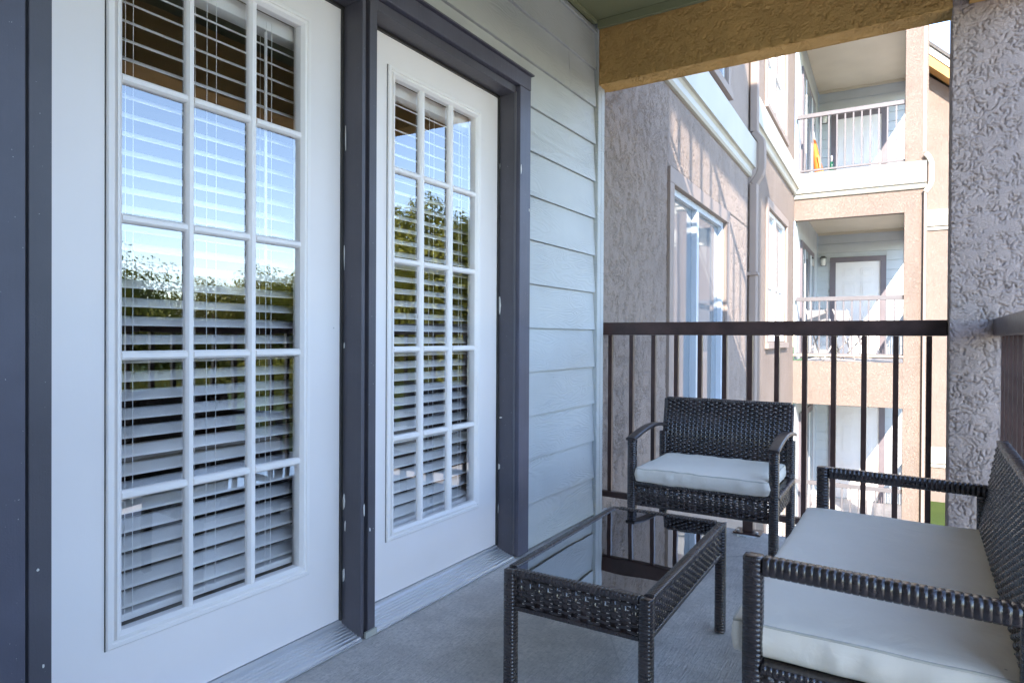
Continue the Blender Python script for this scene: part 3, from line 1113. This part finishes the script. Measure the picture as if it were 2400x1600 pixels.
BK = 12.3
MB().box(1.612, 1.92, FU, FU + .32, GZ, 9.2).build('column', 'stucco', FB)
MB().box(1.70, 1.92, BK - .05, BK + .30, GZ, 9.2).build('column', 'stucco', FB)
for f in LV:
    MB().box(0.0, 1.6115, FU, FU + .14, f + 2.36, f + 3.06 + (.02 if f < 0 else 0)).build('beam', 'stucco', FB)
    MB().box(1.72, 1.9195, FU + .321, BK - .051, f + 2.36, f + 2.75).build('beam', 'stucco', FB)
    MB().box(.0, 1.919, FU + .141, BK, f + 2.752, f + 3.05).build('floor_slab', 'concrete', FB)
    MB().box(.03, 1.71, FU + .142, BK - .03, f + 2.66, f + 2.750).build('ceiling', 'far_ceiling', FB)
    MB().box(.045, 1.70, BK - .06, BK - .031, f + 2.61, f + 2.659).build('ceiling_trim', 'far_ceiling', FB)
    MB().box(.0, .028, FU + .142, BK - .032, f, f + 2.75).build('side_wall', 'far_siding', FB)
    # back wall: lap boards, door and casing
    MB().box(-.25, 1.69, BK, BK + .15, f, f + 2.75).build('back_wall', 'far_siding', FB)
    bd = MB().extrude([(BK - .026, 0), (BK - .022, .005), (BK - .008, .198), (BK - .001, .198), (BK - .001, 0)], 'x', .03, .285).mesh('board', 'far_siding')
    bd2 = MB().extrude([(BK - .026, 0), (BK - .022, .005), (BK - .008, .198), (BK - .001, .198), (BK - .001, 0)], 'x', 1.355, 1.69).mesh('board', 'far_siding')
    bd3 = MB().extrude([(BK - .026, 0), (BK - .022, .005), (BK - .008, .198), (BK - .001, .198), (BK - .001, 0)], 'x', .286, 1.354).mesh('board', 'far_siding')
    for k in range(13):
        use(bd, 'board', FB, (0, 0, f + .02 + .2 * k))
        use(bd2, 'board', FB, (0, 0, f + .02 + .2 * k))
        if k >= 11:
            use(bd3, 'board', FB, (0, 0, f + .02 + .2 * k))
    d = MB().box(.398, 1.246, BK - .018, BK - .002, f + .02, f + 2.01).build('door', 'far_door', FB)
    MB().box(.287, .397, BK - .045, BK - .002, f, f + 2.012).build('door_trim', 'far_trim', d)
    MB().box(1.247, 1.353, BK - .045, BK - .002, f, f + 2.012).build('door_trim', 'far_trim', d)
    MB().box(.287, 1.353, BK - .046, BK - .002, f + 2.0125, f + 2.12).build('door_trim', 'far_trim', d)
    for a, b in ((.53, .765), (.88, 1.115)):
        for c, e in ((1.70, 1.87), (1.02, 1.58), (.25, .88)):
            MB().extrude([(a, f + c), (b, f + c), (b, f + e), (a, f + e)], 'y', BK - .024, BK - .0185).build('door_panel', 'far_door', d, bevel=.004)
            MB().box(a + .035, b - .035, BK - .031, BK - .0245, f + c + .035, f + e - .035).build('door_panel', 'far_door', d, bevel=.006)
    # glazed door on the inner side wall
    sd = MB().box(.0285, .06, 9.15, 11.35, f + .02, f + 2.12).build('patio_door', 'far_trim', FB, bevel=.004)
    for a, b in ((9.3, 10.15), (10.33, 11.18)):
        MB().box(.061, .066, a, b, f + .12, f + 2.0).build('pane', 'far_pane', sd)
        MB().box(.0665, .074, a + .25, a + .28, f + .12, f + 2.0).build('muntin', 'sash_white', sd)
MB().box(.0, 1.6115, FU - .02, FU + .14, .682, .72).build('ledge', 'stucco_smooth', FB)
MB().box(-.25, 1.92, BK + .31, 20, GZ, 9.2).build('wall', 'stucco', FB)
MB().box(-.6, 2.15, 4.4, 20, 9.21, 9.4).build('roof', 'roof_shingle', FB)
MB().box(-.5, .25, -.1, 4.3, 6.61, 6.72).build('roof', 'roof_shingle', FB)
MB().box(.0, 1.919, FU, BK, GZ, LV[0]).build('floor_slab', 'concrete', FB)


def far_point(w, u, z):
    c, s = math.cos(PH), math.sin(PH)
    return (FO[0] + c * w - s * u, FO[1] + s * w + c * u, z)


for f, word in zip(LV, ('ground floor', 'middle', 'topmost')):
    r = thing('balcony_railing', f'grey metal railing across the {word} balcony of the tan building', 'railing', far_point(0, FU + .07, f), PH, 'grey railings of the tan building')
    railing(r, .03, 1.611, 1.06, .085, 12, 'railing_grey')
    r = thing('balcony_railing', f'grey railing on the sunlit right side of the {word} far balcony', 'railing', far_point(1.80, FU + .33, f), PH + R(90), 'grey side railings of the tan building')
    railing(r, .0, BK - FU - .40, 1.06, .085, 28, 'railing_grey')
for f, word in ((LV[1], 'middle'), (LV[2], 'topmost')):
    l = thing('wall_lamp', f'small dark lantern lamp beside the white door of the {word} balcony', 'lamp', far_point(.16, BK - .03, f + 2.05), PH)
    MB().box(-.05, .05, -.02, .0, -.10, .06).build('back_plate', 'lamp_black', l, bevel=.004)
    MB().extrude([(-.075, .055), (.075, .055), (.03, .10), (-.03, .10)], 'y', -.16, -.021).build('lamp_cap', 'lamp_black', l)
    MB().tube([(0, -.09, -.10), (0, -.09, -.03), (0, -.09, .054)], .045, 8, .055).build('lamp_shade', 'lamp_glass', l, smooth=True)

# things left on the far balconies
um = thing('folded_umbrella', 'folded orange umbrella leaning behind the topmost balcony railing', 'umbrella', far_point(.33, FU + .55, LV[2]), PH)
m = MB().tube([(.02, 0, .06), (-.03, .02, .35), (-.09, .05, .72), (-.10, .055, .80)], .085, 8, .012)
m.build('canopy', 'orange_cloth', um, smooth=True)
MB().tube([(.03, 0, 0), (-.105, .06, .92)], .012, 6).build('pole', 'sash_white', um, smooth=True)
MB().extrude([(.045, .05), (.10, .05), (.0, .45), (-.02, .45)], 'y', -.09, -.05).build('strap', 'yellow_cloth', um)
bt = thing('bottle', 'slim dark green bottle beside the orange umbrella', 'bottle', far_point(.52, FU + .7, LV[2]), PH)
MB().tube([(0, 0, 0), (0, 0, .26), (0, 0, .30), (0, 0, .36)], .04, 8, .03).build('body', 'bottle_green', bt, smooth=True)
MB().tube([(0, 0, .361), (0, 0, .47)], .016, 8).build('cap', 'sash_white', bt, smooth=True)


def folding_chair(loc, rz, label):
    c = thing('folding_chair', label, 'chair', loc, rz, 'folding chairs on the middle far balcony')
    for sx in (-.2, .2):
        MB().tube([(sx, -.22, 0), (sx, .20, .88)], .014, 6).build('leg', 'chair_white', c, smooth=True)
        MB().tube([(sx * .9, .24, 0), (sx * .9, -.18, .45)], .014, 6).build('leg', 'chair_white', c, smooth=True)
    MB().box(-.2, .2, -.22, .16, .43, .455).build('seat', 'chair_white', c, bevel=.008)
    MB().box(-.2, .2, .145, .17, .62, .86).build('backrest', 'chair_white', c, bevel=.008)
    return c


folding_chair(far_point(.40, FU + .75, LV[1]), PH + R(150), 'pale folding chair at the left of the middle far balcony')
folding_chair(far_point(.82, FU + .85, LV[1]), PH + R(60), 'second pale folding chair turned sideways on the middle far balcony')

# ------------------------------------------------------------------ gabled wing farther back
WG = thing('apartment_building', 'gabled pinkish stucco wing with white bands behind the far column', 'building', far_point(2.4, 13.6, GZ), PH)
x0, x1, pk, ez, pz = -.45, 1.7, -1.2, 5.15 - GZ, 8.2 - GZ
MB().extrude([(x0, 0), (x1, 0), (x1, ez - .05), (x0, ez + (x1 - x0) - .35)], 'y', 0, 7).build('wall', 'stucco', WG)
rk = [(x1 + .35, ez - .33), (x1 + .35, ez - .18), (x0 - .1, ez + (x1 - x0) + .28), (x0 - .1, ez + (x1 - x0) + .10)]
MB().extrude(rk, 'y', -.42, 7.2).build('rake_board', 'fascia_white', WG)
rk = [(x1 + .38, ez - .175), (x1 + .38, ez - .10), (x0 - .1, ez + (x1 - x0) + .37), (x0 - .1, ez + (x1 - x0) + .285)]
MB().extrude(rk, 'y', -.46, 7.3).build('roof', 'roof_shingle', WG)
rk = [(x1 + .20, ez - .36), (x1 + .34, ez - .335), (x0 - .1, ez + (x1 - x0) + .08), (x0 - .1, ez + (x1 - x0) - .15)]
MB().extrude(rk, 'y', -.40, -.005).build('soffit', 'soffit_brown', WG)
for z in (3.47, -1.75):
    MB().box(x0, x1 + .05, -.06, -.001, z - GZ, z + .36 - GZ).build('fascia', 'fascia_white', WG, bevel=.01)
    MB().box(x0, x1 + .03, -.04, -.001, z - .09 - GZ, z - .02 - GZ).build('molding', 'fascia_white', WG, bevel=.01)

# added block, unseen behind the viewer, shaped to keep sun off the balcony
_h = Vector((SUN.x, SUN.y, 0)).normalized()
_e = Vector((-_h.y, _h.x, 0))
_tn = math.tan(SUN_EL)
SHADE_BLOCK = thing('apartment_building', 'unseen tan stucco block added behind the viewer to shade the balcony', 'building', tuple(_h * 13.0 + Vector((0, 0, GZ))), math.atan2(_e.y, _e.x))
MB().box(-2.5, 2.55, -9, 0, 0, 3.45 + _tn * 13.0 - GZ).build('wall', 'stucco', SHADE_BLOCK)
MB().box(2.551, 3.32, -9, 0, 0, 4.08 + _tn * 13.0 - GZ).build('wall', 'stucco', SHADE_BLOCK)
MB().box(-2.7, 2.55, -9.2, -.25, 3.452 + _tn * 13.0 - GZ, 3.55 + _tn * 13.0 - GZ).build('roof', 'roof_shingle', SHADE_BLOCK)

# ------------------------------------------------------------------ trees and hedge
def crown_mesh(name, mat, r, h, n, leaf, seed, clumps=26):
    rnd = random.Random(seed)
    cs = []
    for _ in range(clumps):
        a, z, k = rnd.uniform(0, 6.283), rnd.uniform(-1, 1), rnd.uniform(.35, .95)
        q = math.sqrt(max(0, 1 - z * z)) * k
        cs.append((r * q * math.cos(a), r * q * math.sin(a), h * z * k * .5, rnd.uniform(.22, .42) * r))
    m = MB()
    vs, fs = [], []
    for i in range(n):
        c = cs[rnd.randrange(clumps)]
        d = Vector((rnd.gauss(0, 1), rnd.gauss(0, 1), rnd.gauss(0, 1))).normalized() * c[3] * rnd.uniform(.5, 1.08)
        p = Vector((c[0], c[1], c[2])) + d
        nrm = (d.normalized() + Vector((rnd.uniform(-.8, .8), rnd.uniform(-.8, .8), rnd.uniform(-.4, .9)))).normalized()
        a = nrm.orthogonal().normalized()
        b = nrm.cross(a)
        th = rnd.uniform(0, 6.28)
        a, b = a * math.cos(th) + b * math.sin(th), b * math.cos(th) - a * math.sin(th)
        s = leaf * rnd.uniform(.6, 1.3)
        k = len(vs)
        vs += [p - a * s, p - b * s * .45 + nrm * s * .12, p + a * s, p + b * s * .45 + nrm * s * .12]
        fs.append((k, k + 1, k + 2, k + 3))
    me = bpy.data.meshes.new(name)
    me.from_pydata([tuple(v) for v in vs], [], fs)
    me.materials.append(MATS[mat])
    return me


def trunk_mesh(h, r, crown_r, seed):
    rnd = random.Random(seed)
    m = MB()
    m.tube([(0, 0, -.1), (.03 * h * rnd.uniform(-1, 1), .02 * h, h * .35), (0.02, 0, h * .7), (.03, .02, h * .95)], r, 8, r * .3)
    for i in range(7):
        a = i * 2.4
        z = h * (.32 + .07 * i)
        e = Vector((math.cos(a), math.sin(a), 0)) * crown_r * rnd.uniform(.5, .85)
        m.tube([(0, 0, z), (e.x * .5, e.y * .5, z + h * .10), (e.x, e.y, z + h * .24)], r * .38, 6, r * .08)
    return m.mesh('trunk', 'bark', True)


CR = [crown_mesh('crown', 'leaf_mid', 2.1, 4.0, 38000, .056, 1, 60), crown_mesh('crown', 'leaf_dark', 2.5, 3.6, 40000, .056, 2, 60), crown_mesh('crown', 'leaf_pale', 1.7, 3.4, 34000, .05, 3, 60)]
TK = trunk_mesh(4.0, .16, 1.9, 4)
TREES = [
    (20, 7.5, 1.0, 0, 'mid green tree at the left end of the row across the drive'),
    (22.5, 11.5, 1.1, 1, 'dark broad tree second in the row across the drive'),
    (20, 14.5, .92, 2, 'pale loose tree third in the row across the drive'),
    (21, 18.5, 1.08, 0, 'mid green tree halfway along the row across the drive'),
    (18.0, 21.0, 1.28, 1, 'tall dark tree near the far end of the row'),
    (14.2, 19.6, 1.42, 0, 'tallest mid green tree standing nearest the wing'),
    (16.5, 24.5, 1.35, 2, 'tall pale tree behind the tallest ones'),
    (24, 3.0, 1.0, 1, 'dark tree across the drive level with the balcony'),
    (23, -3, 1.05, 0, 'mid green tree across the drive behind the camera'),
    (11, 28, 1.5, 1, 'large dark tree past the gabled wing'),
]
for x, y, s, k, lab in TREES:
    t = thing('tree', lab, 'tree', (x, y, GZ), random.uniform(0, 6), 'trees across the drive')
    t.scale = (s * 1.15, s * 1.15, s * 1.2)
    use(TK, 'trunk', t)
    use(CR[k], 'crown', t, (0, 0, 3.1 if k != 2 else 3.2), (0, 0, random.uniform(0, 6)))


def hedge(loc, L, rz, label, mat, seed, h=1.5, w=1.1):
    t = thing('hedge', label, 'hedge', loc, rz, 'hedges along the drive')
    rnd = random.Random(seed)
    vs, fs = [], []
    for i in range(int(L * 2200)):
        x = rnd.uniform(0, L)
        hh = h * (1 + .18 * noise.noise(Vector((x * .8, seed, 0))))
        a = rnd.uniform(0, math.pi)
        q = rnd.uniform(.75, 1.05)
        p = Vector((x, w / 2 * q * math.cos(a) * 1.0, hh * (.55 + .45 * q * math.sin(a)) if rnd.random() < .6 else rnd.uniform(0, hh * .7)))
        d = Vector((rnd.uniform(-1, 1), rnd.uniform(-1, 1), rnd.uniform(-.6, 1))).normalized()
        b = d.orthogonal().normalized()
        c = d.cross(b)
        s = .048 * rnd.uniform(.6, 1.3)
        k = len(vs)
        vs += [tuple(p - b * s), tuple(p - c * s * .5), tuple(p + b * s), tuple(p + c * s * .5)]
        fs.append((k, k + 1, k + 2, k + 3))
    me = bpy.data.meshes.new('foliage')
    me.from_pydata(vs, [], fs)
    me.materials.append(MATS[mat])
    use(me, 'foliage', t)
    m = MB()
    for i in range(int(L / .8)):
        m.tube([(.4 + i * .8, 0, 0), (.4 + i * .8 + rnd.uniform(-.1, .1), rnd.uniform(-.1, .1), h * .7)], .02, 5, .008)
    m.build('stems', 'bark', t)


hedge((16.2, 3, GZ), 9, R(90), 'clipped yellow green hedge along the near stretch of the drive', 'leaf_pale', 5, 2.6, 1.4)
hedge((16.2, 12.6, GZ), 9, R(90), 'clipped mid green hedge along the far stretch of the drive', 'leaf_mid', 6, 2.8, 1.4)
